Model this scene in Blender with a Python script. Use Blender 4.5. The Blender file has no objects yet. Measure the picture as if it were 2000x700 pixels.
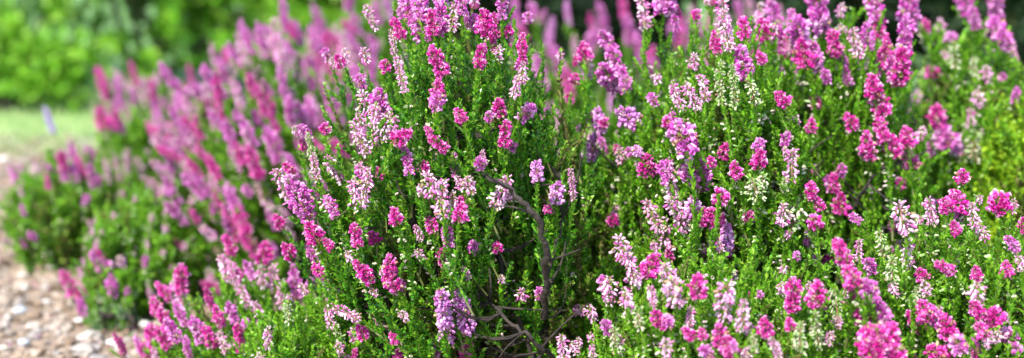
import bpy, math
import numpy as np
from mathutils import Matrix, Vector

rng = np.random.default_rng(7)
C = bpy.context.scene.collection
scene = bpy.context.scene

# ------------------------------------------------------------------ camera
CAM = np.array([0.0, 0.0, 0.6])
PITCH = math.radians(12)
RIGHT = np.array([1.0, 0, 0])
UP = np.array([0, math.sin(PITCH), math.cos(PITCH)])
FWD = np.array([0, math.cos(PITCH), -math.sin(PITCH)])
S = 0.72 / 2000.0


def at(px, py, d):
    return CAM + d * (FWD + (px - 1000) * S * RIGHT + (350 - py) * S * UP)


def ground_at(px, py):
    ys = (350 - py) * S
    return at(px, py, 0.6 / (math.sin(PITCH) - math.cos(PITCH) * ys))


cam = bpy.data.cameras.new("camera")
cam.lens = 50
cam.sensor_width = 36
cam.clip_end = 500
cam.dof.use_dof = True
cam.dof.focus_distance = 1.36
cam.dof.aperture_fstop = 2.7
co = bpy.data.objects.new("camera", cam)
C.objects.link(co)
co.location = CAM
co.rotation_euler = (math.radians(90) - PITCH, 0, 0)
scene.camera = co

# ------------------------------------------------------------------ light
SUN_EL, SUN_AZ = math.radians(50), math.radians(-150)   # azimuth from +Y towards +X: sun high behind the left shoulder
sd = Vector((math.sin(SUN_AZ) * math.cos(SUN_EL), math.cos(SUN_AZ) * math.cos(SUN_EL), math.sin(SUN_EL)))
sun = bpy.data.lights.new("sun", 'SUN')
sun.energy = 3.5
sun.angle = math.radians(0.6)
sun.color = (1.0, 0.95, 0.87)
so = bpy.data.objects.new("sun", sun)
C.objects.link(so)
so.rotation_euler = sd.to_track_quat('Z', 'Y').to_euler()
so.location = (-3, -3, 5)
w = bpy.data.worlds.new("World")
scene.world = w
w.use_nodes = True
nt = w.node_tree
sky = nt.nodes.new('ShaderNodeTexSky')
sky.sky_type = 'NISHITA'
sky.sun_disc = False
sky.sun_elevation = SUN_EL
sky.sun_rotation = SUN_AZ
nt.links.new(sky.outputs[0], nt.nodes['Background'].inputs[0])
nt.nodes['Background'].inputs[1].default_value = 0.15
vs = scene.view_settings
vs.view_transform = 'Standard'
vs.look = 'None'
vs.gamma = 1
vs.use_curve_mapping = False
vs.exposure = 1.65
scene.cycles.max_bounces = 8
scene.cycles.transmission_bounces = 6
scene.cycles.use_denoising = True


# ------------------------------------------------------------------ materials
def ramp_mat(name, cols, rough=0.5, transl=0.3, spec=0.5, tcol=None):
    """colour picked per leaf / per floret from a list of natural colours"""
    m = bpy.data.materials.new(name)
    m.use_nodes = True
    n = m.node_tree.nodes
    l = m.node_tree.links
    p = n['Principled BSDF']
    out = n['Material Output']
    g = n.new('ShaderNodeNewGeometry')
    r = n.new('ShaderNodeValToRGB')
    e = r.color_ramp.elements
    k = len(cols)
    e[0].position = 0
    e[0].color = (*cols[0], 1)
    e[1].position = 1
    e[1].color = (*cols[-1], 1)
    for i in range(1, k - 1):
        x = e.new(i / (k - 1))
        x.color = (*cols[i], 1)
    l.new(g.outputs['Random Per Island'], r.inputs[0])
    l.new(r.outputs[0], p.inputs['Base Color'])
    p.inputs['Roughness'].default_value = rough
    p.inputs['Specular IOR Level'].default_value = spec
    if transl > 0:
        t = n.new('ShaderNodeBsdfTranslucent')
        mx = n.new('ShaderNodeMixShader')
        l.new(r.outputs[0], t.inputs['Color'])
        mx.inputs[0].default_value = transl
        l.new(p.outputs[0], mx.inputs[1])
        l.new(t.outputs[0], mx.inputs[2])
        l.new(mx.outputs[0], out.inputs[0])
    return m


def noise_mat(name, cols, scale, rough=0.9, detail=6, bump=0.0):
    m = bpy.data.materials.new(name)
    m.use_nodes = True
    n = m.node_tree.nodes
    l = m.node_tree.links
    p = n['Principled BSDF']
    tc = n.new('ShaderNodeTexCoord')
    t = n.new('ShaderNodeTexNoise')
    t.inputs['Scale'].default_value = scale
    t.inputs['Detail'].default_value = detail
    r = n.new('ShaderNodeValToRGB')
    e = r.color_ramp.elements
    e[0].position = .3
    e[0].color = (*cols[0], 1)
    e[1].position = .7
    e[1].color = (*cols[1], 1)
    l.new(tc.outputs['Object'], t.inputs['Vector'])
    l.new(t.outputs['Fac'], r.inputs[0])
    l.new(r.outputs[0], p.inputs['Base Color'])
    p.inputs['Roughness'].default_value = rough
    if bump:
        b = n.new('ShaderNodeBump')
        b.inputs['Strength'].default_value = bump
        b.inputs['Distance'].default_value = 0.01
        l.new(t.outputs['Fac'], b.inputs['Height'])
        l.new(b.outputs[0], p.inputs['Normal'])
    return m


M = {}
M['leaf'] = ramp_mat('heather leaf', [(.040, .15, .006), (.085, .28, .008), (.14, .39, .010), (.25, .50, .025)], .34, .42, .6)
M['leaf_deep'] = ramp_mat('deep heather leaf', [(.020, .105, .010), (.045, .21, .010), (.08, .31, .012), (.16, .42, .02)], .34, .38, .6)
M['leaf_bright'] = ramp_mat('bright heather leaf', [(.055, .18, .010), (.11, .32, .014), (.18, .43, .02), (.29, .54, .04)], .36, .45, .6)
M['tip'] = ramp_mat('young shoot tip leaf', [(.10, .30, .010), (.20, .43, .02), (.32, .54, .05)], .38, .45, .6)
M['leaf_dry'] = ramp_mat('ageing olive brown leaf', [(.06, .045, .015), (.10, .10, .02), (.16, .15, .04), (.10, .16, .02)], .55, .25, .4)
M['leaf_lime'] = ramp_mat('lime leaf', [(.18, .36, .01), (.32, .52, .015), (.46, .62, .03)], .4, .4, .5)
M['leaf_broad'] = ramp_mat('broad leaf', [(.07, .25, .012), (.14, .38, .015), (.22, .48, .025), (.34, .58, .07)], .45, .4, .5)
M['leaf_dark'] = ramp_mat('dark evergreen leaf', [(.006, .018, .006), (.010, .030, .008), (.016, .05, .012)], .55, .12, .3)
M['leaf_pale'] = ramp_mat('grey green leaf', [(.12, .25, .10), (.25, .38, .2), (.42, .5, .36)], .5, .3, .4)
M['stem'] = ramp_mat('green brown shoot stem', [(.07, .06, .02), (.10, .13, .03)], .6, 0, .3)
M['bark'] = noise_mat('heather bark', [(.009, .006, .0045), (.034, .023, .017)], 120, .85, bump=.5)
M['bud'] = ramp_mat('pale flower bud', [(.28, .46, .14), (.42, .56, .26), (.70, .46, .54), (.64, .66, .48)], .5, .3, .4)
PET = {
    'V': [(.44, .008, .20), (.60, .022, .31), (.70, .06, .41), (.78, .22, .56)],
    'M': [(.44, .035, .32), (.58, .10, .46), (.70, .21, .60), (.80, .46, .73)],
    'P': [(.52, .08, .34), (.68, .24, .52), (.78, .46, .67), (.84, .70, .74)],
    'L': [(.46, .11, .42), (.60, .20, .58), (.70, .33, .67), (.80, .54, .76)],
    'W': [(.20, .40, .08), (.34, .52, .18), (.58, .50, .42), (.58, .66, .40)],
    'B': [(.50, .42, .72), (.62, .54, .78), (.72, .66, .82)],
}
for k, c in PET.items():
    M[k] = ramp_mat({'V': 'vivid magenta petal', 'M': 'mauve petal', 'P': 'pale pink petal', 'L': 'lilac petal', 'W': 'cream petal', 'B': 'lavender petal'}[k], c, .42, .32, .45)
M['sepal'] = ramp_mat('sepal', [(.16, .24, .05), (.35, .14, .12), (.5, .42, .25)], .5, .3, .4)


# ------------------------------------------------------------------ mesh building
class Geo:
    def __init__(s):
        s.v, s.q, s.m, s.n = [], [], [], 0

    def add(s, v, q, mi):
        q = np.asarray(q, dtype=np.int64).reshape(-1, 4)
        s.v.append(np.asarray(v, dtype=np.float64).reshape(-1, 3))
        s.q.append(q + s.n)
        s.m.append(np.full(len(q), mi, dtype=np.int32) if np.isscalar(mi) else np.asarray(mi, dtype=np.int32))
        s.n += len(s.v[-1])

    def data(s):
        return np.concatenate(s.v), np.concatenate(s.q), np.concatenate(s.m)


def make_mesh(name, V, Q, mi, mats, smooth=False):
    """quads; a quad whose last index repeats the third is a triangle"""
    me = bpy.data.meshes.new(name)
    Q = np.asarray(Q)
    tri = Q[:, 3] == Q[:, 2]
    cnt = np.where(tri, 3, 4)
    keep = np.ones((len(Q), 4), bool)
    keep[tri, 3] = False
    idx = Q[keep].astype(np.int32)
    me.vertices.add(len(V))
    me.vertices.foreach_set('co', np.asarray(V, dtype=np.float32).ravel())
    me.loops.add(len(idx))
    me.loops.foreach_set('vertex_index', idx)
    me.polygons.add(len(Q))
    st = np.concatenate([[0], np.cumsum(cnt)[:-1]]).astype(np.int32)
    me.polygons.foreach_set('loop_start', st)
    me.polygons.foreach_set('material_index', np.asarray(mi, dtype=np.int32))
    me.polygons.foreach_set('use_smooth', np.full(len(Q), smooth))
    for m in mats:
        me.materials.append(m)
    me.update(calc_edges=True)
    return me


def link(name, me, parent=None):
    o = bpy.data.objects.new(name, me)
    C.objects.link(o)
    if parent:
        o.parent = parent
    return o


def thing(name, label, cat, loc, group=None, me=None):
    o = link(name, me)
    o.location = loc
    o['label'] = label
    o['category'] = cat
    if group:
        o['group'] = group
    return o


def unit(v):
    v = np.asarray(v, float)
    return v / (np.linalg.norm(v, axis=-1, keepdims=True) + 1e-12)


def frame(d, roll):
    """3x3 with third column d"""
    d = unit(d)
    a = np.array([1.0, 0, 0]) if abs(d[0]) < .8 else np.array([0, 1.0, 0])
    x = unit(np.cross(a, d))
    y = np.cross(d, x)
    c, s_ = math.cos(roll), math.sin(roll)
    return np.stack([c * x + s_ * y, -s_ * x + c * y, d], axis=1)


def tube(geo, pts, radii, sides, mi):
    pts = np.asarray(pts, float)
    n = len(pts)
    tan = unit(np.gradient(pts, axis=0))
    ref = np.array([0.31, 0.2, 0.93]) if abs(tan[0] @ np.array([0.31, 0.2, 0.93])) < .9 else np.array([1.0, 0, 0])
    x = unit(np.cross(np.broadcast_to(ref, tan.shape), tan))
    y = np.cross(tan, x)
    a = np.arange(sides) * 2 * math.pi / sides
    V = pts[:, None] + (np.cos(a)[None, :, None] * x[:, None] + np.sin(a)[None, :, None] * y[:, None]) * np.asarray(radii)[:, None, None]
    Q = []
    for i in range(n - 1):
        for j in range(sides):
            k = (j + 1) % sides
            Q.append((i * sides + j, i * sides + k, (i + 1) * sides + k, (i + 1) * sides + j))
    geo.add(V.reshape(-1, 3), Q, mi)


def leaves(geo, base, dirs, length, width, up, mi, fold=.25):
    """kite leaves: base (n,3), dirs (n,3)"""
    n = len(base)
    side = unit(np.cross(dirs, up))
    nor = np.cross(side, dirs)
    L = np.asarray(length).reshape(-1, 1)
    W = np.asarray(width).reshape(-1, 1)
    mid = base + dirs * L * .5
    tip = base + dirs * L + nor * L * .12
    V = np.stack([base, mid - side * W / 2 + nor * W * fold, tip, mid + side * W / 2 + nor * W * fold], axis=1)
    Q = np.arange(n * 4).reshape(n, 4)
    geo.add(V.reshape(-1, 3), Q, mi)


def bell_template(rad, sides=6):
    z = np.array([0, .12, .5, .82, 1.0])
    r = np.array([.10, .78, 1.0, .70, .98]) * rad
    a = np.arange(sides) * 2 * math.pi / sides
    V = np.stack([np.cos(a)[None] * r[:, None], np.sin(a)[None] * r[:, None], np.broadcast_to(z[:, None], (5, sides))], axis=2).reshape(-1, 3)
    Q = [(i * sides + j, i * sides + (j + 1) % sides, (i + 1) * sides + (j + 1) % sides, (i + 1) * sides + j) for i in range(4) for j in range(sides)]
    return V, np.array(Q)


BELL = bell_template(.40)
TUBE = bell_template(.27)


def add_bells(geo, base, dirs, size, tmpl, mi, r, rim=None):
    tv, tq = tmpl
    for b, d, s_ in zip(base, dirs, size):
        R = frame(d, r.uniform(0, 6.28))
        m = np.full(len(tq), mi, dtype=np.int32)
        z = r.random()
        if rim is not None and z < .36:
            m[-len(tq) // 4:] = rim
        elif rim is not None and z > .93:
            m[:] = 1
        geo.add((tv * s_ * np.array([wob := r.uniform(.85, 1.15), 1 / wob, r.uniform(.85, 1.15)])) @ R.T + b, tq, m)


# ---- leafy shoot templates: top at the origin, stem runs down -Z
def shoot_template(seed, L=.10, whorl=.0025, ll=.0075, lw=.0030, buds=0, sides=4):
    r = np.random.default_rng(seed)
    g = Geo()
    bend = r.uniform(-.02, .02, 2)

    def axis(t):   # 0 bottom .. 1 top
        t = np.asarray(t, float)
        return np.stack([bend[0] * (t - 1) * t * 4 * .3 + bend[0] * (1 - t) ** 2, bend[1] * (1 - t) ** 2, -L * (1 - t)], axis=-1)

    t = np.linspace(0, 1, 7)
    tube(g, axis(t), np.linspace(.0012, .0005, 7), 3, 1)

    def dress(p0, p1, n, l0, mi=0):
        tt = np.repeat(np.linspace(0, 1, n), 4)
        az = np.tile(np.arange(4) * math.pi / 2, n) + np.repeat(np.arange(n) * .8, 4) + r.normal(0, .3, 4 * n)
        ax = unit(p1 - p0)
        F = frame(ax, 0)
        out = np.cos(az)[:, None] * F[:, 0] + np.sin(az)[:, None] * F[:, 1]
        el = np.radians(np.clip(r.normal(40, 15, 4 * n) + 25 * tt ** 4, 0, 80))
        d = out * np.cos(el)[:, None] + ax * np.sin(el)[:, None]
        b = p0 + (p1 - p0) * tt[:, None] + r.normal(0, .0004, (4 * n, 3))
        k = r.random(4 * n) > .08
        leaves(g, b[k], d[k], (l0 * r.uniform(.65, 1.2, 4 * n) * (1 - .35 * tt ** 3))[k], (lw * r.uniform(.8, 1.25, 4 * n))[k], np.broadcast_to(ax, d.shape)[k], np.where(r.random(k.sum()) < mi, 3, 0))

    segs = 5
    ts = np.linspace(.12, 1, segs + 1)
    for i in range(segs):
        dress(axis(ts[i]), axis(ts[i + 1]), max(3, int(L * .88 / segs / whorl)), ll, (.03, .06, .12, .3, .75)[i])
    for i in range(sides):      # short side shoots
        t0 = r.uniform(.15, .9)
        p0 = axis(t0)
        a = r.uniform(0, 6.28)
        d = unit(np.array([math.cos(a) * .6, math.sin(a) * .6, 1.0]))
        ln = r.uniform(.012, .03)
        tube(g, np.array([p0, p0 + d * ln]), [.0006, .0004], 3, 1)
        dress(p0, p0 + d * ln, int(ln / whorl), ll * .85, .35)
    if buds:
        tt = r.uniform(.25, 1.02, buds)
        az = r.uniform(0, 6.28, buds)
        p = axis(tt)
        out = np.stack([np.cos(az), np.sin(az), r.uniform(-.5, .6, buds)], axis=1)
        add_bells(g, p + unit(out) * .003, unit(out), r.uniform(.003, .005, buds), TUBE, 2, r)
    return g.data()


SHOOT_PLAIN = [shoot_template(100 + i, L=.085 + .012 * i) for i in range(5)]
SHOOT_BUD = [shoot_template(200 + i, L=.09 + .01 * i, buds=5 + 4 * i) for i in range(4)]
SHOOT_LIGHT = [shoot_template(300 + i, L=.09 + .01 * i, whorl=.0036, ll=.0095, lw=.0042, buds=(0, 0, 8, 16)[i]) for i in range(4)]

_mesh_cache = {}


def shoot_mesh(kind, i, leafmat):
    key = (kind, i, leafmat)
    if key not in _mesh_cache:
        V, Q, mi = {'p': SHOOT_PLAIN, 'b': SHOOT_BUD, 'l': SHOOT_LIGHT}[kind][i]
        _mesh_cache[key] = make_mesh('leafy_shoot', V, Q, mi, [M[leafmat], M['stem'], M['bud'], M['tip']])
    return _mesh_cache[key]


# ---- flower spike templates: unit width, base at the origin, axis +Z
def spike_template(kind, aspect, b, seed):
    r = np.random.default_rng(seed)
    g = Geo()
    tube(g, np.array([[0, 0, -.15], [0, 0, aspect * .5], [0, 0, aspect]]), [.05, .045, .02], 4, 1)
    droop = kind in 'PW' or (kind == 'L')
    tm = TUBE if kind in 'PW' else BELL
    n = int((4.3 if kind not in 'PW' else 3.3 if kind == 'P' else 2.4) * (.5 / max(b, .2) + .4) * aspect / (b * .56)) + 8
    t = (np.arange(n) + r.uniform(0, 1, n)) / n
    az = np.arange(n) * 2.39996 + r.normal(0, .35, n)
    prof = np.clip(np.minimum(1, (1 - t) * 2.6 + .32), 0, 1) * np.where(t < .12, .75 + 2 * t, 1)
    prof *= 1 +   .22 * np.sin(t * aspect * 4.3 + r.uniform(0, 6))
    out = np.stack([np.cos(az), np.sin(az), np.zeros(n)], axis=1)
    if droop:
        el = np.radians(r.normal(-30 if kind in 'PW' else -18, 32 if kind in 'PW' else 20, n) + 75 * np.clip(t - .75, 0, 1) * 3)
    else:
        el = np.radians(r.normal(12, 24, n) + 95 * np.clip(t - .65, 0, 1) * 2)
    d = out * np.cos(el)[:, None] + np.array([0, 0, 1.0]) * np.sin(el)[:, None]
    rad = (.5 - b * .80) * prof * r.uniform(.4, 1.28, n)
    base = out * rad[:, None] + np.array([0, 0, 1.0]) * (t * aspect)[:, None]
    size = b * r.uniform(.75, 1.15, n) * (.55 + .45 * np.clip(prof, 0, 1))
    miss = r.random(n) < (.06 if kind not in 'PW' else .2)
    size *= np.where(np.array([kind in 'PW'] * n), r.uniform(.6, 1.25, n), 1)
    add_bells(g, base[~miss], d[~miss], size[~miss], tm, 0, r, 3)
    # sepals and pedicels
    ns = int(n * .5)
    i = r.integers(0, n, ns)
    dd = unit(d[i] + r.normal(0, .45, (ns, 3)))
    leaves(g, base[i], dd, b * r.uniform(.4, .75, ns), np.full(ns, b * .24), np.broadcast_to(np.array([0, 0, 1.0]), dd.shape) + r.normal(0, .1, dd.shape), 1)
    # a few leaves between the bells
    nl = int(n * {'P': .6, 'W': 1.3}.get(kind, .28))
    i = r.integers(0, n, nl)
    dd = unit(out[i] + np.array([0, 0, .9]) + r.normal(0, .2, (nl, 3)))
    leaves(g, base[i] * np.array([.5, .5, 1]), dd, np.full(nl, .30), np.full(nl, .085), np.broadcast_to(np.array([0, 0, 1.0]), dd.shape) + r.normal(0, .1, dd.shape), 2)
    return g.data()


ASPECTS = [.9, 1.4, 2.1, 3.1, 4.4]
_spikes = {}
_spike_data = {}


def spike_mesh(kind, aspect, wide, var):
    a = min(range(len(ASPECTS)), key=lambda i: abs(math.log(ASPECTS[i] / aspect)))
    key = (kind, a, wide, var)
    if key not in _spikes:
        b = .19 if wide else (.27 if kind != 'L' else .30)
        V, Q, mi = spike_template(kind, ASPECTS[a], b, hash((ord(kind), a, wide, var)) % 100000)
        zz = np.clip(V[:, 2] / ASPECTS[a], 0, 1.2)
        bd = (.10, .26, .42)[var] * ASPECTS[a] * .5
        V[:, 0] += bd * (zz ** 2 - .6 * zz)
        _spikes[key] = make_mesh('flower_spike', V, Q, mi, [M[kind], M['sepal'], M['tip'], M['P'] if kind in 'VML' else M[kind]], smooth=True)
        _spike_data[_spikes[key].name] = (V, Q, mi)
    return _spikes[key], ASPECTS[a]


# ------------------------------------------------------------------ a heather shrub
class Dome:
    def __init__(s, px, py, d, rpx, rpz, ry):
        k = S * d
        s.c = at(px, py, d)
        s.r = np.array([rpx * k, ry, rpz * k])
        s.d = d

    def front(s, px, py):
        """depth along the view axis where the pixel's ray enters the crown, else a depth near its middle"""
        dr = FWD + (px - 1000) * S * RIGHT + (350 - py) * S * UP
        o = (CAM - s.c) / s.r
        q = dr / s.r
        A, B, Cc = q @ q, 2 * o @ q, o @ o - 1
        D = B * B - 4 * A * Cc
        return (-B - math.sqrt(D)) / (2 * A) if D > 0 else s.d - .15 * s.r[1]


def bezier(p0, p1, p2, n):
    t = np.linspace(0, 1, n)[:, None]
    return (1 - t) ** 2 * p0 + 2 * t * (1 - t) * p1 + t * t * p2


def heather(label, dome, root_px, spikes=(), nrand=0, rand_kinds='VM', rlen=(70, 130), rw=(22, 32), fill=300, leaf='leaf',
            bud=.25, light=False, lean=(0, 0, 0), nbranch=9, extra_branch=(), seed=1, name='heather_shrub', cat='heather',
            group='flowering heather shrubs beside the path', fmin=.5, backs=.25, spread=1.0, stem_spikes=False, zmax=1.0, small=0, small_kinds='PMPV', dry=.15, wscale=1.0, slen=(12, 30), sw=(14, 23)):
    r = np.random.default_rng(seed)
    d = Dome(*dome)
    root = at(root_px[0], 350, d.d)
    root[2] = 0
    root[1] = d.c[1]
    t = thing(name, label, cat, root, group)
    low = np.array([root[0] * .5 + d.c[0] * .5, d.c[1], min(d.c[2] - d.r[2] * .8, .1) - .12])
    lean = np.array(lean)

    def grow_dir(p):
        return unit(unit(p - low) * spread + np.array([0, 0, .75]) + lean + r.normal(0, .28 if light else .22, 3))

    def sample(n, lo, hi):
        out = []
        while len(out) < n:
            u = unit(r.normal(0, 1, 3))
            if u[2] < -.55 or (u[1] > .25 and r.random() > backs) or u[2] > zmax:
                continue
            p = d.c + d.r * u * r.uniform(lo, hi)
            if p[2] < .03:
                continue
            out.append(p)
        return np.array(out)

    kinds = SHOOT_LIGHT if light else SHOOT_PLAIN
    # filler greenery: one foliage part
    g = Geo()
    tw = Geo()
    bottoms = []
    if fill:
        for p in sample(fill, fmin, .98):
            dirn = grow_dir(p)
            if light:
                V, Q, mi = SHOOT_LIGHT[r.integers(0, 2) if r.random() > bud else r.integers(2, 4)]
            else:
                V, Q, mi = SHOOT_BUD[r.integers(0, 4)] if r.random() < bud else SHOOT_PLAIN[r.integers(0, 5)]
            sc = r.uniform(.7, 1.3)
            z = r.random()
            if z < dry:
                mi = np.where(mi == 0, 4, mi)
            elif z > .84:
                mi = np.where((mi == 0) & (r.random(len(mi)) < .6), 3, mi)
            R = frame(dirn, r.uniform(0, 6.28))
            g.add((V * sc) @ R.T + p - root, Q, mi)
            bottoms.append(p - dirn * .09 * sc)
        fm = make_mesh('foliage', *g.data(), [M[leaf], M['stem'], M['bud'], M['tip'], M['leaf_dry']])
        link('foliage', fm, t)
    # flowering shoots
    specs = []
    for (x1, y1, x2, y2, wd, k) in spikes:
        f2 = d.front(x2, y2) + r.normal(0, .012)
        ln = math.hypot(x1 - x2, y1 - y2) * S * f2
        base = at(x2, y2, f2)
        tip = at(x1, y1, f2 - r.normal(.15, .25) * ln)
        specs.append((base, tip, wd * wscale * S * f2, k, wd > 46))
    if nrand:
        for p in sample(nrand, .88, 1.06):
            ln = r.uniform(*rlen) * S * d.d
            dirn = grow_dir(p)
            specs.append((p, p + dirn * ln, r.uniform(*rw) * S * d.d, rand_kinds[r.integers(0, len(rand_kinds))], False))
    if small:
        for p in sample(small, .86, 1.03):
            ln = r.uniform(*slen) * S * d.d
            specs.append((p, p + grow_dir(p) * ln, r.uniform(*sw) * S * d.d, small_kinds[r.integers(0, len(small_kinds))], False))
    rest = Geo()
    for num, (base, tip, wd, k, wide) in enumerate(specs):
        ax = unit(tip - base)
        ln = np.linalg.norm(tip - base)
        sm, asp = spike_mesh(k, max(.6, ln / wd), wide, int(r.integers(0, 3)))
        if num >= 100:      # past a hundred: the smallest blossoms as one part
            V, Q, mi = _spike_data[sm.name]
            vm = (mi == 0) * 'VMPLW'.index(k) + (mi == 1) * 5 + (mi == 2) * 6 + (mi == 3) * (2 if k in 'VML' else 'VMPLW'.index(k))
            rest.add((V * wd) @ frame(ax, r.uniform(0, 6.28)).T + base - root, Q, vm)
            continue
        sc = ln / asp if .75 < (ln / asp) / wd < 1.35 else wd
        sd_ = unit(.6 * ax + .55 * grow_dir(base))
        leafy = shoot_mesh('l', int(r.integers(0, 4)), leaf) if light else (shoot_mesh('b', int(r.integers(0, 4)), leaf) if r.random() < bud + .2 else shoot_mesh('p', int(r.integers(0, 5)), leaf))
        R = frame(sd_, r.uniform(0, 6.28))
        s0 = r.uniform(.8, 1.1)
        sh = link('leafy_shoot', leafy, t)
        m0 = Matrix(np.block([[R * s0, (base - root)[:, None]], [np.zeros((1, 3)), np.ones((1, 1))]]).tolist())
        sh.matrix_basis = m0
        sp = link('flower_spike', sm, sh)
        R2 = frame(ax, r.uniform(0, 6.28))
        m1 = Matrix(np.block([[R2 * sc, (base - root)[:, None]], [np.zeros((1, 3)), np.ones((1, 1))]]).tolist())
        sp.matrix_basis = m0.inverted() @ m1
        bottoms.append(base - sd_ * .095 * s0)
    if rest.n:
        ro = link('small_blossoms', make_mesh('small_blossoms', *rest.data(), [M[c] for c in 'VMPLW'] + [M['sepal'], M['tip']], True), t)
        ro['kind'] = 'stuff'
    # woody branches, each a part
    tips = sample(nbranch, .45, .7)
    bpts = []
    for p in tips:
        mid = root * .45 + p * .55 + np.array([0, 0, -.06]) + r.normal(0, .03, 3)
        mid[2] = max(mid[2], .03)
        pl = bezier(root + np.array([r.normal(0, .012), r.normal(0, .012), -.01]), mid, p, 12)
        pl[1:-1] += r.normal(0, .004, (10, 3))
        bg = Geo()
        tube(bg, pl - root, np.linspace(.0065, .0018, 12) * r.uniform(.8, 1.25), 7, 0)
        link('branch', make_mesh('branch', *bg.data(), [M['bark']], True), t)
        bpts.append(pl[4:])
    for (poly, r0, r1) in extra_branch:
        pl = np.array([at(x, y, dd) for x, y, dd in poly])
        k = np.linspace(0, len(pl) - 1, 5 * len(pl))
        pl = np.stack([np.interp(k, np.arange(len(pl)), pl[:, c]) for c in range(3)], axis=1)
        for _ in range(2):
            pl[1:-1] = (pl[:-2] + 2 * pl[1:-1] + pl[2:]) / 4
        pl[1:-1] += r.normal(0, .0012, (len(pl) - 2, 3))
        bg = Geo()
        tube(bg, pl - root, np.linspace(r0, r1, len(pl)) * .56 * r.uniform(.85, 1.2, len(pl)), 7, 0)
        for f in range(4):      # forks
            a = pl[r.integers(3, len(pl) - 2)] 
            e = a + unit(r.normal(0, 1, 3) + np.array([0, 0, .8])) * r.uniform(.03, .08)
            fp = bezier(a, (a + e) / 2 + r.normal(0, .006, 3), e, 7)
            tube(bg, fp - root, np.linspace(.0014, .0006, 7), 5, 0)
        link('branch', make_mesh('branch', *bg.data(), [M['bark']], True), t)
        bpts.append(pl)
    B = np.concatenate(bpts) if bpts else np.array([root])
    for b in bottoms:
        dist = np.linalg.norm(B - b, axis=1) + np.where(B[:, 2] > b[2], .25, 0)
        e = B[np.argmin(dist)]
        mid = b * .5 + e * .5 + np.array([0, 0, -.015]) + r.normal(0, .006, 3)
        tube(tw, bezier(e, mid, b, 5) - root, np.linspace(.0014, .0010, 5), 3, 0)
    if bottoms:
        link('twigs', make_mesh('twigs', *tw.data(), [M['bark']]), t)['kind'] = 'stuff'
    return t


def parse(s):
    out = []
    for row in s.replace('\n', ';').split(';'):
        f = row.split()
        if len(f) == 6:
            out.append((*map(float, f[:5]), f[5]))
    return out


# spikes traced from the photograph: tip x y, base x y, width, colour kind
A_SP = parse("""768 37 787 78 22 V; 783 -20 826 80 26 M; 822 -15 822 45 30 M; 862 5 858 70 34 M; 842 20 846 70 24 V; 855 -25 864 15 30 M; 890 10 880 60 24 P
902 -20 902 30 30 M; 945 22 950 72 34 V; 968 60 952 100 28 V; 925 30 930 60 24 M; 982 -12 980 36 22 M; 942 88 934 136 30 V; 974 90 974 122 24 P; 842 92 868 148 28 V
765 58 770 102 18 P; 772 100 790 182 18 P; 860 156 848 212 30 V; 855 182 852 218 28 M; 890 213 906 240 26 V; 990 238 985 286 28 V; 706 182 732 222 34 P; 732 180 752 226 34 M; 762 222 742 272 48 P
735 205 728 250 30 P; 802 258 766 278 32 V; 688 238 716 302 26 P; 790 282 800 342 26 M; 838 268 874 294 24 V; 830 248 842 262 16 V; 884 300 890 338 22 M; 602 260 616 346 18 W; 610 300 622 350 20 P
543 332 572 400 34 P; 566 345 602 428 48 M; 580 360 596 420 34 M; 700 320 722 352 24 P; 737 328 742 352 24 V; 722 330 706 406 32 P; 690 350 696 410 34 P; 638 382 655 424 30 M; 600 436 622 474 34 V
636 466 647 488 22 V; 538 422 552 444 22 V; 556 478 571 504 26 V; 612 518 630 538 26 V; 602 488 614 504 20 M; 768 408 776 438 26 V; 692 438 698 482 24 V; 698 510 724 556 26 V; 674 494 698 512 22 P
758 500 765 538 28 V; 752 532 776 566 38 V; 785 548 770 575 30 M; 724 562 736 580 20 P; 812 488 828 508 22 P; 856 486 868 518 24 V; 836 424 848 454 22 V; 870 438 878 484 24 M; 834 338 850 386 34 P
860 356 868 424 44 P; 888 380 880 430 34 P; 904 398 896 434 26 V; 886 328 904 368 30 P; 912 345 920 380 26 P; 994 346 966 404 32 P; 862 566 868 640 40 L; 896 568 914 650 40 L; 878 590 872 664 42 L; 866 640 850 700 20 M
912 662 910 712 26 V; 774 686 786 712 30 V; 700 636 714 664 22 V; 762 652 778 672 22 V; 655 602 702 624 24 P; 782 608 796 628 22 P; 604 618 640 672 26 W; 640 610 668 670 26 W; 1018 66 1022 126 26 V; 1024 122 1018 164 22 P
1012 148 1004 188 28 P; 1042 208 1014 234 28 M; 1048 316 1050 352 34 L; 1088 358 1088 396 28 L; 1116 328 1120 392 18 P; 812 440 822 470 18 P; 820 360 824 384 20 P; 940 296 948 322 18 P; 906 520 916 545 16 P""")
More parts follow.
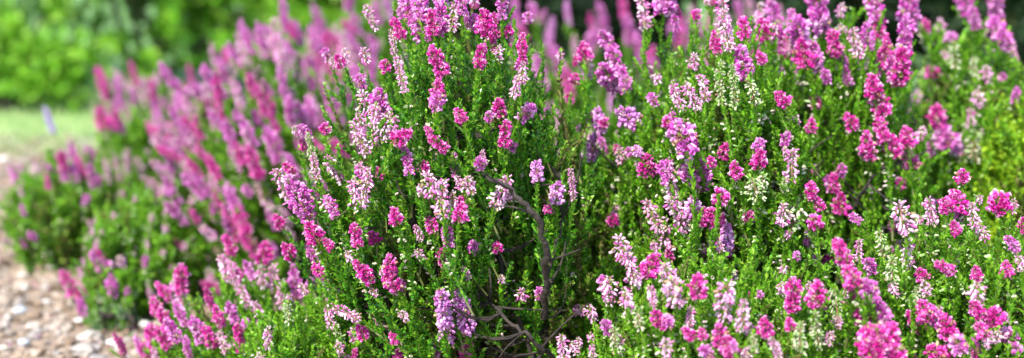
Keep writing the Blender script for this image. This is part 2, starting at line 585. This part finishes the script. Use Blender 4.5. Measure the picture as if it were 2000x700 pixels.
B_SP = parse("""1140 84 1142 120 32 V; 1146 118 1148 158 24 P; 1108 182 1116 204 20 V; 1252 -5 1260 56 34 P; 1302 -15 1298 26 40 M; 1167 264 1150 308 40 L; 1166 214 1176 262 26 L; 1208 214 1246 246 32 L
1270 184 1280 208 22 M; 1312 224 1330 262 36 M; 1322 240 1344 304 44 M; 1300 232 1312 252 24 V; 1314 164 1330 216 30 P; 1338 164 1362 212 28 P; 1370 148 1378 198 26 P; 1392 64 1404 106 26 V
1408 0 1420 66 36 P; 1412 20 1424 100 28 P; 1450 34 1456 78 28 V; 1442 92 1460 156 28 M; 1488 38 1498 82 28 V; 1480 104 1494 124 20 V; 1404 118 1410 200 22 W; 1436 126 1432 210 22 W; 1464 158 1476 204 24 W
1486 294 1480 328 26 V; 1258 304 1266 342 26 V; 1296 318 1310 358 28 M; 1352 322 1340 352 36 M; 1372 312 1366 372 50 M; 1385 308 1394 326 20 V; 1432 318 1442 348 24 V; 1188 90 1212 140 32 M; 1172 62 1200 104 30 M; 1174 128 1204 176 32 M
1210 130 1226 176 28 M; 1238 288 1250 302 20 L; 1304 342 1320 402 28 P; 1314 384 1336 452 34 P; 1376 408 1366 442 28 V; 1410 374 1404 402 28 V; 1388 410 1402 442 36 V; 1402 430 1410 512 40 M; 1418 440 1416 490 28 L
1265 392 1286 448 32 P; 1292 432 1300 492 44 P; 1470 345 1478 388 30 W; 1490 340 1488 372 26 W; 1355 384 1352 424 24 L; 1516 182 1540 206 24 V; 1545 294 1548 356 28 P; 1540 226 1547 238 18 P
1560 392 1545 446 36 W; 1530 400 1526 440 28 P; 1530 350 1534 380 18 W""")
C_SP = parse("""1208 462 1224 510 34 P; 1222 490 1240 556 40 P; 1282 498 1262 542 34 V; 1298 516 1314 560 40 P; 1310 545 1324 598 40 P; 1360 538 1364 584 28 V; 1188 542 1190 594 32 P; 1152 598 1160 628 22 P; 1222 572 1230 612 26 P
1276 608 1296 640 32 V; 1300 618 1308 640 24 M; 1424 552 1414 600 36 P; 1408 580 1420 630 34 P; 1456 588 1446 646 34 P; 1335 642 1356 664 22 V; 1368 642 1376 664 20 V; 1400 636 1414 680 30 V; 1420 660 1428 700 34 V; 1375 678 1386 705 24 M
1430 668 1436 690 18 M; 1492 622 1496 658 26 V; 1096 656 1102 704 22 P; 1180 628 1190 652 22 M; 1548 546 1550 608 28 V; 1596 552 1595 602 32 V; 1540 622 1546 648 20 V; 1582 358 1586 390 26 V; 1590 386 1606 412 26 V
1588 422 1594 448 26 V; 1560 630 1565 690 26 W; 1590 610 1600 680 30 W; 1630 560 1636 620 28 W; 1300 662 1304 694 24 P; 1244 600 1252 640 24 W; 1198 640 1204 690 22 W; 1470 652 1474 690 22 W; 1510 660 1520 700 24 P; 1270 560 1276 600 22 P; 1350 600 1346 640 22 P""")
C2_SP = parse("""1755 398 1770 456 40 P; 1815 388 1820 438 28 P; 1872 378 1860 412 36 V; 1846 390 1852 416 28 V; 1900 398 1902 444 22 P; 1864 432 1868 458 24 V; 1942 384 1962 416 38 V; 1968 462 1986 492 24 M; 1964 512 1968 544 28 V
1990 500 1996 530 22 P; 1828 514 1862 532 26 V; 1794 528 1806 548 30 V; 1804 550 1812 580 20 P; 1694 508 1704 534 24 M; 1802 588 1812 628 38 V; 1778 612 1802 642 36 V; 1838 618 1862 662 40 V; 1820 600 1832 640 30 M; 1864 662 1882 690 34 M
1818 678 1842 704 36 V; 1906 552 1910 600 30 P; 1900 590 1914 620 26 V; 1948 606 1930 638 34 V; 1912 632 1924 658 30 V; 1958 648 1978 666 34 M; 1900 664 1910 700 24 M; 1720 450 1726 500 26 W; 1740 500 1744 560 28 W; 1770 470 1776 520 26 P
1790 560 1784 600 22 W; 1660 500 1664 550 22 W; 1690 560 1690 600 22 W; 1878 334 1881 358 24 V; 1660 422 1682 434 20 M; 1676 470 1680 510 22 P""")
D_SP = parse("""1508 2 1515 60 28 M; 1516 48 1526 108 32 M; 1556 38 1566 90 36 M; 1562 80 1576 132 42 V; 1586 82 1596 138 30 M; 1590 -12 1602 40 38 M; 1598 20 1606 66 34 M; 1622 62 1636 112 24 V; 1640 98 1656 168 28 M; 1640 48 1648 64 20 P
1608 138 1618 162 24 M; 1664 58 1680 112 28 P; 1688 46 1700 98 26 M; 1702 -18 1712 46 36 M; 1712 28 1722 84 34 V; 1726 78 1734 138 32 V; 1774 -24 1778 56 34 M; 1770 34 1766 102 28 M; 1766 98 1754 166 32 V; 1740 110 1744 160 24 M
1702 148 1708 190 30 V; 1710 180 1728 228 32 V; 1714 230 1730 278 30 V; 1740 266 1746 310 32 V; 1768 250 1776 290 26 V; 1690 262 1700 312 26 V; 1682 290 1692 310 22 M; 1774 302 1784 330 28 V; 1654 224 1670 254 26 V; 1588 186 1598 212 26 V
1498 148 1514 182 26 M; 1626 340 1632 378 24 V; 1640 378 1643 418 30 V; 1755 350 1762 368 22 V; 1530 70 1536 120 26 V; 1545 20 1550 60 24 M; 1618 345 1624 372 20 M; 1480 10 1490 60 26 P""")
E_SP = parse("""1880 -14 1892 30 36 M; 1896 14 1908 58 32 M; 1945 -24 1945 32 30 M; 1940 36 1952 78 36 M; 1956 60 1966 96 30 M; 1850 68 1866 80 26 M; 1800 56 1814 92 28 W; 1804 38 1810 64 24 V; 1860 84 1866 130 30 W; 1900 110 1904 150 26 W
1826 208 1832 250 34 V; 1838 244 1842 296 42 M; 1816 270 1822 304 34 M; 1850 262 1854 296 30 M; 1862 262 1872 298 32 L; 1896 213 1896 250 24 P; 1892 236 1892 280 34 W; 1900 260 1906 310 38 W; 1880 270 1882 310 28 W; 1925 130 1930 160 22 P
1905 180 1915 210 24 P; 1970 70 1980 120 24 P; 1842 100 1850 120 18 P""")
J_SP = parse("""352 520 356 572 34 V; 308 552 332 588 24 V; 296 582 318 625 26 V; 312 605 334 650 26 V; 326 625 348 668 26 M; 340 588 366 642 28 M; 402 562 414 602 20 V; 228 652 242 694 18 V; 262 656 282 694 18 M; 300 680 306 710 18 P
380 620 392 670 26 M; 420 600 434 640 26 V; 445 590 460 630 26 M; 400 640 420 680 24 V; 430 650 442 690 26 P; 470 560 486 600 28 P; 430 500 450 548 26 P; 455 515 470 560 26 V; 500 590 512 640 24 P; 505 520 515 560 26 P; 360 660 372 700 22 M
480 510 495 545 24 M; 530 520 540 570 26 P; 545 560 552 600 20 P; 440 460 456 500 26 V""")
J2_SP = parse("""119 530 132 552 20 V; 128 546 152 576 24 V; 146 560 168 586 24 V; 154 584 164 618 20 M; 188 488 198 522 26 V; 200 512 218 546 26 M; 214 542 222 578 20 M; 178 492 188 512 20 M""")
G_SP = parse("""412 83 420 130 18 P; 420 140 430 212 24 V; 468 64 476 126 26 P; 484 144 498 188 26 V; 530 40 550 120 24 P; 545 80 556 160 26 P; 546 130 560 200 24 M; 604 272 630 300 30 V; 640 276 690 302 50 V; 660 160 690 210 34 M; 690 130 712 175 34 M; 640 110 660 160 30 V
600 190 616 250 28 M; 560 190 575 250 30 M; 500 160 520 230 28 V; 470 230 500 290 34 M; 520 250 545 320 34 M; 480 290 510 350 36 V; 440 360 470 420 36 M; 455 400 485 460 36 V; 430 390 470 470 34 V; 470 440 500 500 34 V; 560 300 580 350 30 M; 500 360 530 410 30 P
440 240 460 300 28 M; 400 300 430 350 30 V; 360 340 400 390 30 M; 320 350 350 400 28 M; 300 380 330 420 28 M; 620 350 640 400 28 M; 640 180 650 240 26 M; 720 140 735 190 26 M; 676 60 700 100 26 M; 700 100 715 150 28 M""")
H_SP = parse("""190 133 208 180 24 V; 200 165 216 212 26 V; 226 150 238 215 26 M; 254 120 270 172 18 V; 194 212 206 252 40 V; 222 215 232 250 26 V; 344 180 346 236 26 M; 306 210 312 262 26 M; 388 140 400 240 24 M; 276 150 284 190 18 P; 330 150 336 190 18 W
350 205 366 270 30 M; 300 240 306 280 26 P; 330 240 340 290 26 V; 372 160 380 220 24 P; 410 190 420 250 28 V; 436 200 450 250 26 M""")
I_SP = parse("""118 296 130 350 26 V; 152 304 162 356 24 V; 140 320 150 360 24 M; 176 320 184 370 22 M; 205 310 212 360 20 P; 222 300 230 350 18 P; 90 340 96 372 18 V; 246 290 250 340 20 P""")
K_SP = parse("""1000 -5 1014 60 22 M; 1018 52 1026 84 24 V; 1036 4 1050 46 22 M; 1064 20 1056 52 20 M; 1082 14 1072 90 22 L; 1078 70 1070 118 24 M; 1104 2 1112 50 20 L; 1150 24 1164 76 24 V; 1172 0 1182 72 28 M; 1166 60 1166 106 26 M; 1212 -5 1222 40 28 V
1225 30 1230 90 30 M; 1100 120 1110 190 40 V; 1050 110 1062 180 34 M; 1085 90 1095 150 30 M; 1040 100 1046 150 26 P; 1120 70 1128 130 28 P; 1010 60 1000 120 26 P; 1245 60 1252 130 28 M; 1060 200 1070 250 30 M; 1085 200 1090 260 28 P; 1080 260 1092 300 22 P""")
K2_SP = parse("""1335 40 1345 80 28 M; 1348 80 1354 118 24 M; 1372 94 1374 134 28 M; 1360 40 1372 70 24 M; 1385 20 1390 60 24 V; 1325 55 1330 90 26 V; 1460 -5 1470 40 24 P; 1520 10 1526 50 22 P; 1440 0 1446 40 22 M; 1310 40 1316 80 22 M; 1350 10 1352 50 20 P""")
M_SP = parse("""1634 470 1656 520 26 V; 1648 502 1668 552 30 V; 1660 530 1684 590 36 V; 1678 562 1700 625 44 V; 1692 548 1704 590 28 M; 1690 590 1712 655 50 V; 1708 606 1728 670 52 V; 1722 592 1732 650 34 M; 1712 640 1732 715 66 V; 1692 640 1708 710 46 V; 1738 634 1746 715 44 V; 1670 566 1688 610 30 M; 1700 660 1716 730 56 V; 1726 670 1740 735 56 V; 1654 520 1672 560 26 V""")

# ------------------------------------------------------------------ shrubs in front
heather('tall dark green heather in the middle with bare twisted stems and many pink spikes', (890, 400, 1.52, 320, 430, .2), (960, 0), A_SP, 0, fill=500, leaf='leaf_deep', bud=.2,
        extra_branch=[([(1062, 620, 1.38), (1068, 500, 1.31), (1050, 430, 1.285), (1012, 385, 1.28), (968, 350, 1.30), (930, 335, 1.37)], .0062, .0028),
                      ([(1085, 700, 1.38), (1040, 660, 1.35), (985, 622, 1.36), (930, 560, 1.4)], .005, .002),
                      
                      ([(1050, 720, 1.42), (985, 560, 1.40), (955, 420, 1.40), (930, 260, 1.40), (925, 150, 1.42)], .0045, .0018),
                      ([(1062, 560, 1.38), (1090, 470, 1.38), (1100, 380, 1.40), (1092, 300, 1.42)], .003, .0015)],
        lean=(-.35, 0, 0), nbranch=18, seed=11, small=80, spread=2.2, fmin=.4, dry=.24, wscale=.88)
heather('upright green heather right of the dark central one with pale cream tipped shoots', (1385, 410, 1.58, 235, 400, .18), (1390, 0), B_SP, 0, fill=560, leaf='leaf', bud=.35, seed=12, small=60)
heather('low heather at the bottom right covered in fading pale pink bells', (1410, 770, 1.34, 310, 290, .14), (1420, 0), C_SP, 0, fill=520, leaf='leaf_bright', bud=.5, seed=13, small=70, small_kinds='PPM')
heather('bright green heather in the bottom right corner with short magenta tufts', (1850, 770, 1.42, 280, 400, .18), (1850, 0), C2_SP, 0, fill=620, leaf='leaf_bright', bud=.4, seed=14, small=60)
heather('heather with tall magenta spikes standing against the dark hedge', (1620, 330, 1.68, 190, 330, .16), (1620, 0), D_SP, 0, fill=330, leaf='leaf', bud=.12, seed=15, small=30, nbranch=14, dry=.22, wscale=.95,
        extra_branch=[([(1640, 520, 1.66), (1660, 420, 1.55), (1700, 350, 1.52), (1745, 300, 1.54)], .004, .002), ([(1600, 500, 1.62), (1590, 400, 1.54), (1560, 320, 1.53), (1545, 260, 1.56)], .004, .0015), ([(1650, 480, 1.6), (1720, 400, 1.54), (1790, 240, 1.62)], .003, .001)])
heather('blurred heather at the right edge with cream buds and pink tops beside the lime bush', (1890, 350, 1.84, 150, 300, .16), (1890, 0), E_SP, 0, fill=340, leaf='leaf_bright', bud=.35, light=True, seed=16, wscale=0.85, small=20)
heather('lime green feathery bush without flowers at the right edge', (1990, 430, 1.72, 110, 270, .14), (1990, 0), (), 0, fill=330, leaf='leaf_lime', bud=.0, light=True, seed=17, name='lime_bush', cat='bush', group=None)
heather('plain green heather without flowers in the gap behind the bare twisted stems', (1170, 560, 1.60, 105, 250, .12), (1190, 0), (), 0, fill=330, leaf='leaf_bright', bud=.1, light=True, seed=18)
heather('heather with one thick magenta spike leaning left in front of the bottom right ones', (1730, 860, 1.24, 110, 190, .04), (1740, 0), M_SP, 0, fill=60, leaf='leaf', bud=.3, seed=19)
heather('small heather with deep pink spikes spilling left over the pale gravel edge', (475, 760, 1.66, 185, 240, .14), (470, 0), J_SP, 14, 'MVP', (40, 70), (20, 26), fill=300, leaf='leaf', bud=.35, lean=(-.35, 0, 0), seed=20, wscale=0.85)
heather('sparse heather of thin stalks with drooping magenta heads over the gravel', (215, 640, 1.92, 60, 90, .05), (240, 0), J2_SP, 0, fill=26, leaf='leaf_pale', bud=.1, lean=(-.3, 0, 0), nbranch=4, seed=21)
heather('bright green nearly flowerless heather below the left side of the dark central one', (610, 740, 1.5, 150, 210, .1), (610, 0), parse('640 600 646 640 20 P; 560 590 566 630 22 W; 690 640 694 670 20 P; 520 640 526 680 20 P'), 0, fill=300, leaf='leaf_bright', bud=.2, lean=(-.15, 0, 0), seed=30, small=20)
# ------------------------------------------------------------------ out of focus shrubs behind
heather('large out of focus heather massed with pink spikes left of the dark central one', (570, 410, 2.25, 240, 330, .3), (620, 0), G_SP, 46, 'MMPVMP', (28, 90), (12, 19), fill=380, leaf='leaf_bright', bud=.2, light=True, lean=(-.6, 0, 0), seed=22, wscale=0.66, small=240, slen=(18, 55), sw=(10, 17), small_kinds='PMMV')
heather('out of focus heather with two tall pink spikes against the green bushes', (345, 360, 2.65, 170, 200, .26), (340, 0), H_SP, 20, 'MPPVPMW', (30, 75), (10, 16), fill=300, leaf='leaf_bright', bud=.25, light=True, lean=(-.45, 0, 0), seed=23, wscale=0.64, small=70, slen=(14, 40), sw=(8, 14), small_kinds='PM')
heather('low green heather reaching furthest left over the path with few pale flowers', (138, 402, 2.3, 112, 100, .18), (130, 0), I_SP, 1, 'PMP', (30, 60), (16, 22), fill=260, leaf='leaf_bright', bud=.2, light=True, lean=(-.3, 0, 0), seed=24, wscale=0.7, small=26, small_kinds='PM', slen=(10, 28), sw=(8, 13))
heather('rounded green heather with hardly any flowers at the gravel edge', (285, 490, 2.04, 110, 120, .15), (285, 0), (), 9, 'PMP', (20, 34), (12, 18), fill=260, leaf='leaf_bright', bud=.25, light=True, seed=25, small=40, small_kinds='P', slen=(10, 24), sw=(8, 13))
heather('grey green heather with whitish buds behind the pink mass', (610, 220, 2.95, 120, 130, .2), (610, 0), parse("600 90 606 150 26 W; 620 100 622 160 26 W; 585 130 590 180 22 W; 640 110 640 160 24 W"), 26, 'WWPM', (40, 70), (18, 26), fill=200, leaf='leaf_pale', bud=.4, light=True, seed=26, wscale=0.7)
heather('pale mauve heather behind the top of the dark central one', (740, 170, 2.7, 120, 190, .2), (740, 0), parse("730 0 742 50 28 M; 750 -10 766 40 26 L; 690 30 700 70 26 M; 668 40 690 66 24 V; 720 70 738 100 24 M"), 26, 'MMPV', (45, 75), (14, 20), fill=240, leaf='leaf', bud=.2, light=True, lean=(-.25, 0, 0), seed=27, wscale=0.7)
heather('blurred heather of slender pink spikes rising before the dark hedge', (1130, 300, 2.5, 190, 190, .22), (1130, 0), K_SP, 22, 'MMVPL', (40, 80), (16, 22), fill=260, leaf='leaf', bud=.2, light=True, seed=28, wscale=0.58)
heather('blurred pink heather half hidden behind the cream tipped shoots', (1420, 270, 2.6, 200, 190, .22), (1420, 0), K2_SP, 24, 'MMPV', (40, 70), (15, 22), fill=260, leaf='leaf', bud=.3, light=True, seed=29, wscale=0.6)

# ------------------------------------------------------------------ lavender-like single spike and a blue bloom
lav_root = ground_at(150, 400)


def small_flower(name, label, cat, tip, base, wpx, kind, depth, root):
    t = thing(name, label, cat, root)
    b = at(*base, depth)
    tp = at(*tip, depth)
    g = Geo()
    tube(g, bezier(np.zeros(3), (b - root) * .5 + np.array([.02, 0, .05]), b - root, 10), np.linspace(.002, .0012, 10), 5, 0)
    link('stalk', make_mesh('stalk', *g.data(), [M['stem']], True), t)
    V, Q, mi = SHOOT_LIGHT[0]
    g = Geo()
    for k in range(5):
        R = frame(np.array([rng.normal(0, .4), rng.normal(0, .4), 1]), rng.uniform(0, 6))
        g.add((V * .9) @ R.T + np.array([rng.normal(0, .02), rng.normal(0, .02), .085]), Q, mi)
    link('foliage', make_mesh('foliage', *g.data(), [M['leaf'], M['stem'], M['bud'], M['tip']]), t)
    ln = np.linalg.norm(tp - b)
    sm, asp = spike_mesh(kind, max(.6, ln / (wpx * S * depth)), False, 0)
    o = link('flower_spike', sm, t)
    R = frame(tp - b, 1.0) * (ln / asp)
    o.matrix_basis = Matrix(np.block([[R, (b - root)[:, None]], [np.zeros((1, 3)), np.ones((1, 1))]]).tolist())


small_flower('lavender_flower', 'single pale violet flower spike leaning left before the grass strip', 'flower', (86, 210), (106, 262), 11, 'B', 2.42, at(140, 350, 2.42) * np.array([1, 1, 0]))
M['blue'] = ramp_mat('blue petal', [(.01, .12, .5), (.03, .22, .65)], .5, .2)
g = Geo()
br = at(588, 350, 2.72) * np.array([1, 1, 0])
bp = at(588, 173, 2.62) - br
for k in range(26):
    dd = unit(rng.normal(0, 1, 3) + np.array([0, -.6, .4]))
    leaves(g, bp[None] + dd[None] * .003, dd[None], [.013], [.009], np.array([[0.1, 0.2, 1.0]]), 0)
bt = thing('blue_flower', 'tiny bright blue bloom showing between the blurred pink and whitish heathers', 'flower', br)
link('bloom', make_mesh('bloom', *g.data(), [M['blue']]), bt)
g = Geo()
tube(g, bezier(np.zeros(3), bp * .5 + np.array([.02, .03, 0]), bp, 8), np.linspace(.002, .001, 8), 5, 0)
link('stalk', make_mesh('stalk', *g.data(), [M['stem']], True), bt)


# ------------------------------------------------------------------ background leafy bushes
def broad_clump(seed, n=30, ll=.030, lw=.014, rad=.05):
    r = np.random.default_rng(seed)
    g = Geo()
    tube(g, np.array([[0, 0, -.12], [.005, 0, -.05], [0, 0, .01]]), [.002, .0016, .001], 3, 1)
    b = np.stack([r.normal(0, .004, n), r.normal(0, .004, n), r.uniform(-.09, .01, n)], axis=1)
    az = np.arange(n) * 2.4 + r.normal(0, .3, n)
    el = np.radians(r.normal(30, 22, n))
    d = np.stack([np.cos(az) * np.cos(el), np.sin(az) * np.cos(el), np.sin(el)], axis=1)
    leaves(g, b + d * .004, d, ll * r.uniform(.7, 1.3, n), lw * r.uniform(.8, 1.2, n), np.broadcast_to(np.array([0, 0, 1.0]), d.shape) + r.normal(0, .15, d.shape), 0)
    return g.data()


CL = [broad_clump(400 + i) for i in range(4)]
CLF = [broad_clump(420 + i, n=60, ll=.026, lw=.010) for i in range(4)]


def bush(name, label, cat, x, y, rad, h, mat, n, clumps, seed, group, lumps=7):
    r = np.random.default_rng(seed)
    t = thing(name, label, cat, (x, y, 0), group)
    cs = [(np.array([r.normal(0, rad[0] * .45), r.normal(0, rad[1] * .4), h * r.uniform(.25, .75)]), r.uniform(.35, .6)) for _ in range(lumps)]
    cs.append((np.array([0, 0, h * .45]), .8))
    g = Geo()
    R3 = np.array([rad[0], rad[1], h * .55])
    for k in range(n):
        c, s_ = cs[r.integers(0, len(cs))]
        u = unit(r.normal(0, 1, 3) + np.array([0, -.35, .15]))
        p = c + R3 * s_ * u * r.uniform(.75, 1.08)
        if p[2] < .07:
            p[2] = r.uniform(.07, .2)
        d = unit(u + np.array([0, 0, .5]) + r.normal(0, .35, 3))
        V, Q, mi = clumps[r.integers(0, len(clumps))]
        R = frame(d, r.uniform(0, 6.28))
        g.add((V * r.uniform(.8, 1.3)) @ R.T + p, Q, mi)
    link('foliage', make_mesh('foliage', *g.data(), [M[mat], M['stem']]), t)
    for k in range(6):
        c, s_ = cs[k % len(cs)]
        p = c + R3 * s_ * unit(r.normal(0, 1, 3)) * .6
        p[2] = abs(p[2]) + .1
        g = Geo()
        tube(g, bezier(np.array([r.normal(0, .03), r.normal(0, .03), -.01]), p * np.array([.4, .4, .6]), p, 8), np.linspace(.012, .004, 8), 6, 0)
        link('stem', make_mesh('stem', *g.data(), [M['bark']], True), t)


GB = 'leafy bushes beyond the grass strip'
bush('leafy_bush', 'bright green leafy bush at the far left beyond the grass strip', 'bush', -1.58, 3.95, (.5, .36), .85, 'leaf_broad', 620, CL, 51, GB)
bush('leafy_bush', 'bright green leafy bush second from the left behind the two tall pink spikes', 'bush', -1.0, 3.92, (.46, .36), .8, 'leaf_broad', 620, CL, 52, GB)
bush('leafy_bush', 'leafy green bush behind the pale mauve and whitish heathers', 'bush', -.42, 3.98, (.44, .36), .8, 'leaf_broad', 580, CL, 53, GB)
bush('leafy_bush', 'leafy bush filling the gap between the two right bright leafy ones', 'bush', -.72, 4.1, (.5, .26), .85, 'leaf_broad', 620, CL, 55, GB)
bush('leafy_bush', 'low yellowish bush in front of the other leafy green bushes', 'bush', -1.32, 3.66, (.28, .14), .28, 'leaf_broad', 150, CL, 54, GB)
DB = 'dark evergreen bushes at the back'
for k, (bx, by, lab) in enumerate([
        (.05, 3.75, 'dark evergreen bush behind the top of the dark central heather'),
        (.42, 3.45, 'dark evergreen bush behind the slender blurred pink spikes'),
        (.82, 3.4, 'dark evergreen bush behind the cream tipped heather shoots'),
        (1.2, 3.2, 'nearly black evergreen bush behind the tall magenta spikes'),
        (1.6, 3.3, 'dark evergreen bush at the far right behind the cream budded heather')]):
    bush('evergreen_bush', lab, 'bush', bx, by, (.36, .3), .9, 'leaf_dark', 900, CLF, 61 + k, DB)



# ------------------------------------------------------------------ ground
def sheet(name, pts, z, mat, kind='structure'):
    V = [(x, y, z) for x, y in pts]
    me = bpy.data.meshes.new(name)
    me.from_pydata(V, [], [list(range(len(V)))])
    me.materials.append(mat)
    o = link(name, me)
    o['kind'] = kind
    return o


M['soil'] = noise_mat('dry garden soil', [(.10, .065, .045), (.23, .155, .11)], 35, .95, 8, .6)
M['lawn'] = noise_mat('short lawn', [(.18, .28, .09), (.30, .40, .18)], 30, .9, 6, .3)
M['meadow'] = noise_mat('rough meadow', [(.05, .12, .02), (.11, .22, .04)], 8, .9, 6, .3)
M['path'] = noise_mat('sandy path bed', [(.14, .10, .068), (.27, .205, .15)], 60, .95, 8, .5)
sheet('ground', [(-60, -60), (60, -60), (60, 60), (-60, 60)], 0.0, M['meadow'])
sheet('lawn', [(-6, 2.6), (-.3, 2.6), (-.3, 3.75), (-6, 3.75)], .002, M['lawn'])
edge = [ground_at(420, 720)[:2], ground_at(270, 640)[:2], ground_at(190, 560)[:2], ground_at(60, 450)[:2], ground_at(20, 390)[:2], ground_at(160, 300)[:2]]
far = [ground_at(150, 286)[:2], ground_at(-400, 284)[:2]]
sheet('path', [(-.35, -1.0)] + [(-.42, 1.2)] + [tuple(e) for e in edge] + [tuple(e) for e in far] + [(-3.0, 1.5), (-3.0, -1.0)], .004, M['path'])
sheet('soil', [(-.35, -.2), (-.42, 1.2)] + [tuple(e) for e in edge] + [(-.9, 3.15), (-.2, 3.6), (3, 3.6), (3, -.2)], .008, M['soil'])

# gravel
M['stone'] = ramp_mat('gravel chip', [(.07, .047, .03), (.16, .115, .078), (.25, .19, .14), (.32, .26, .205), (.22, .20, .185), (.40, .35, .295)], .8, 0, .3)
M['white_stone'] = noise_mat('pale quartz stone', [(.34, .32, .30), (.52, .50, .48)], 40, .6, bump=.3)
M['grey_stone'] = noise_mat('bluish grey stone', [(.24, .26, .29), (.38, .40, .43)], 40, .7, bump=.3)


def stone_tmpl(seed):
    """a squashed angular pebble from a 6x4 sphere grid"""
    r = np.random.default_rng(seed)
    n, m = 7, 5
    V = [(0, 0, -1)]
    for i in range(1, m):
        ph = -math.pi / 2 + math.pi * i / m
        for j in range(n):
            a = 2 * math.pi * (j + .5 * (i % 2)) / n
            V.append((math.cos(a) * math.cos(ph), math.sin(a) * math.cos(ph), math.sin(ph)))
    V.append((0, 0, 1))
    V = np.array(V) * r.uniform(.72, 1.15, (len(V), 1)) * np.array([1, r.uniform(.6, .95), r.uniform(.38, .62)])
    Q = []
    for j in range(n):
        k = (j + 1) % n
        Q.append((0, 1 + k, 1 + j, 1 + j))
        for i in range(m - 2):
            a, b = 1 + i * n, 1 + (i + 1) * n
            Q.append((a + j, a + k, b + k, b + j))
        Q.append((1 + (m - 2) * n + j, 1 + (m - 2) * n + k, len(V) - 1, len(V) - 1))
    return V, np.array(Q)


ST = [stone_tmpl(500 + i) for i in range(8)]
g = Geo()
E = np.array(edge)
ey = E[:, 1]
cnt = 0
while cnt < 8500:
    y = rng.uniform(1.5, 3.3)
    x = rng.uniform(-1.75, -.3)
    i = np.argsort(ey[:5])
    xe = np.interp(y, ey[:5][i], E[:5, 0][i])
    if x > xe + rng.normal(.02, .035):
        continue
    s_ = min(.020, .0048 * math.exp(rng.normal(0, .55)))
    V, Q = ST[rng.integers(0, 8)]
    R = frame(np.array([rng.normal(0, .25), rng.normal(0, .25), 1]), rng.uniform(0, 6.28))
    g.add((V * s_) @ R.T + np.array([x, y, .004 + s_ * .25]), Q, 0)
    cnt += 1
o = link('gravel', make_mesh('gravel', *g.data(), [M['stone']]))
o['kind'] = 'stuff'
o['label'] = 'pale beige and grey gravel chips covering the path'
for (px, py, sz, mat, lab) in [
        (92, 600, .014, 'white_stone', 'small round white stone shining on the gravel below the drooping magenta heads'),
        (40, 622, .024, 'grey_stone', 'flat bluish grey stone lying on the gravel left of the round white one'),
        (156, 640, .017, 'white_stone', 'pale oblong stone on the gravel right under the drooping magenta heads'),
        (48, 682, .018, 'grey_stone', 'bluish grey stone on the gravel in the bottom left corner'),
        (222, 682, .019, 'white_stone', 'white stone on the gravel at the bottom beside a thin deep pink spike'),
        (285, 648, .020, 'white_stone', 'white flat stone at the foot of the heather spilling over the gravel edge'),
        (48, 572, .013, 'white_stone', 'little white stone on the gravel above the flat bluish one'),
        (8, 322, .03, 'white_stone', 'large whitish stone far up the path at the left edge')]:
    p = ground_at(px, py)
    V, Q = stone_tmpl(int(px * 7 + py))
    V = V * sz * .58 * np.array([1.15, 1, .9])
    me = make_mesh('stone', V, Q, np.zeros(len(Q), int), [M[mat]], True)
    o = thing('stone', lab, 'stone', (p[0], p[1], .004 + sz * .3), 'larger stones lying on the path', me)
    o.rotation_euler.z = rng.uniform(-.4, .4)
    sub = o.modifiers.new('round', 'SUBSURF')
    sub.levels = sub.render_levels = 1

# fallen petals and dry leaf bits among the gravel
M['litter'] = ramp_mat('dry plant litter', [(.05, .03, .015), (.14, .08, .04), (.22, .15, .07), (.45, .16, .28)], .8, .1, .3)
g = Geo()
n = 1500
y = rng.uniform(1.5, 3.0, n)
i = np.argsort(ey[:5])
x = np.interp(y, ey[:5][i], E[:5, 0][i]) + .06 - np.abs(rng.normal(0, .16, n))
d = unit(np.stack([rng.normal(0, 1, n), rng.normal(0, 1, n), rng.normal(.05, .25, n)], axis=1))
leaves(g, np.stack([x, y, rng.uniform(.010, .018, n)], axis=1), d, rng.uniform(.006, .018, n), rng.uniform(.002, .005, n), np.broadcast_to(np.array([0, 0.05, 1.0]), d.shape), 0)
o = link('fallen_leaves', make_mesh('fallen_leaves', *g.data(), [M['litter']]))
o['kind'] = 'stuff'
o['label'] = 'dry leaf bits and fallen petals along the gravel edge'

# short grass on the strip
M['blade'] = ramp_mat('grass blade', [(.20, .32, .09), (.32, .46, .16), (.44, .54, .26)], .5, .35)
g = Geo()
n = 9000
y = rng.uniform(3.02, 4.0, n)
x = rng.uniform(-2.0, -.5, n)
b = np.stack([x, y, np.zeros(n)], axis=1)
d = unit(np.stack([rng.normal(0, .4, n), rng.normal(0, .4, n), np.ones(n)], axis=1))
leaves(g, b, d, rng.uniform(.015, .035, n), np.full(n, .004), unit(rng.normal(0, 1, (n, 3))), 0)
o = link('grass', make_mesh('grass', *g.data(), [M['blade']]))
o['kind'] = 'stuff'
o['label'] = 'short pale green grass strip between the path and the leafy bushes'
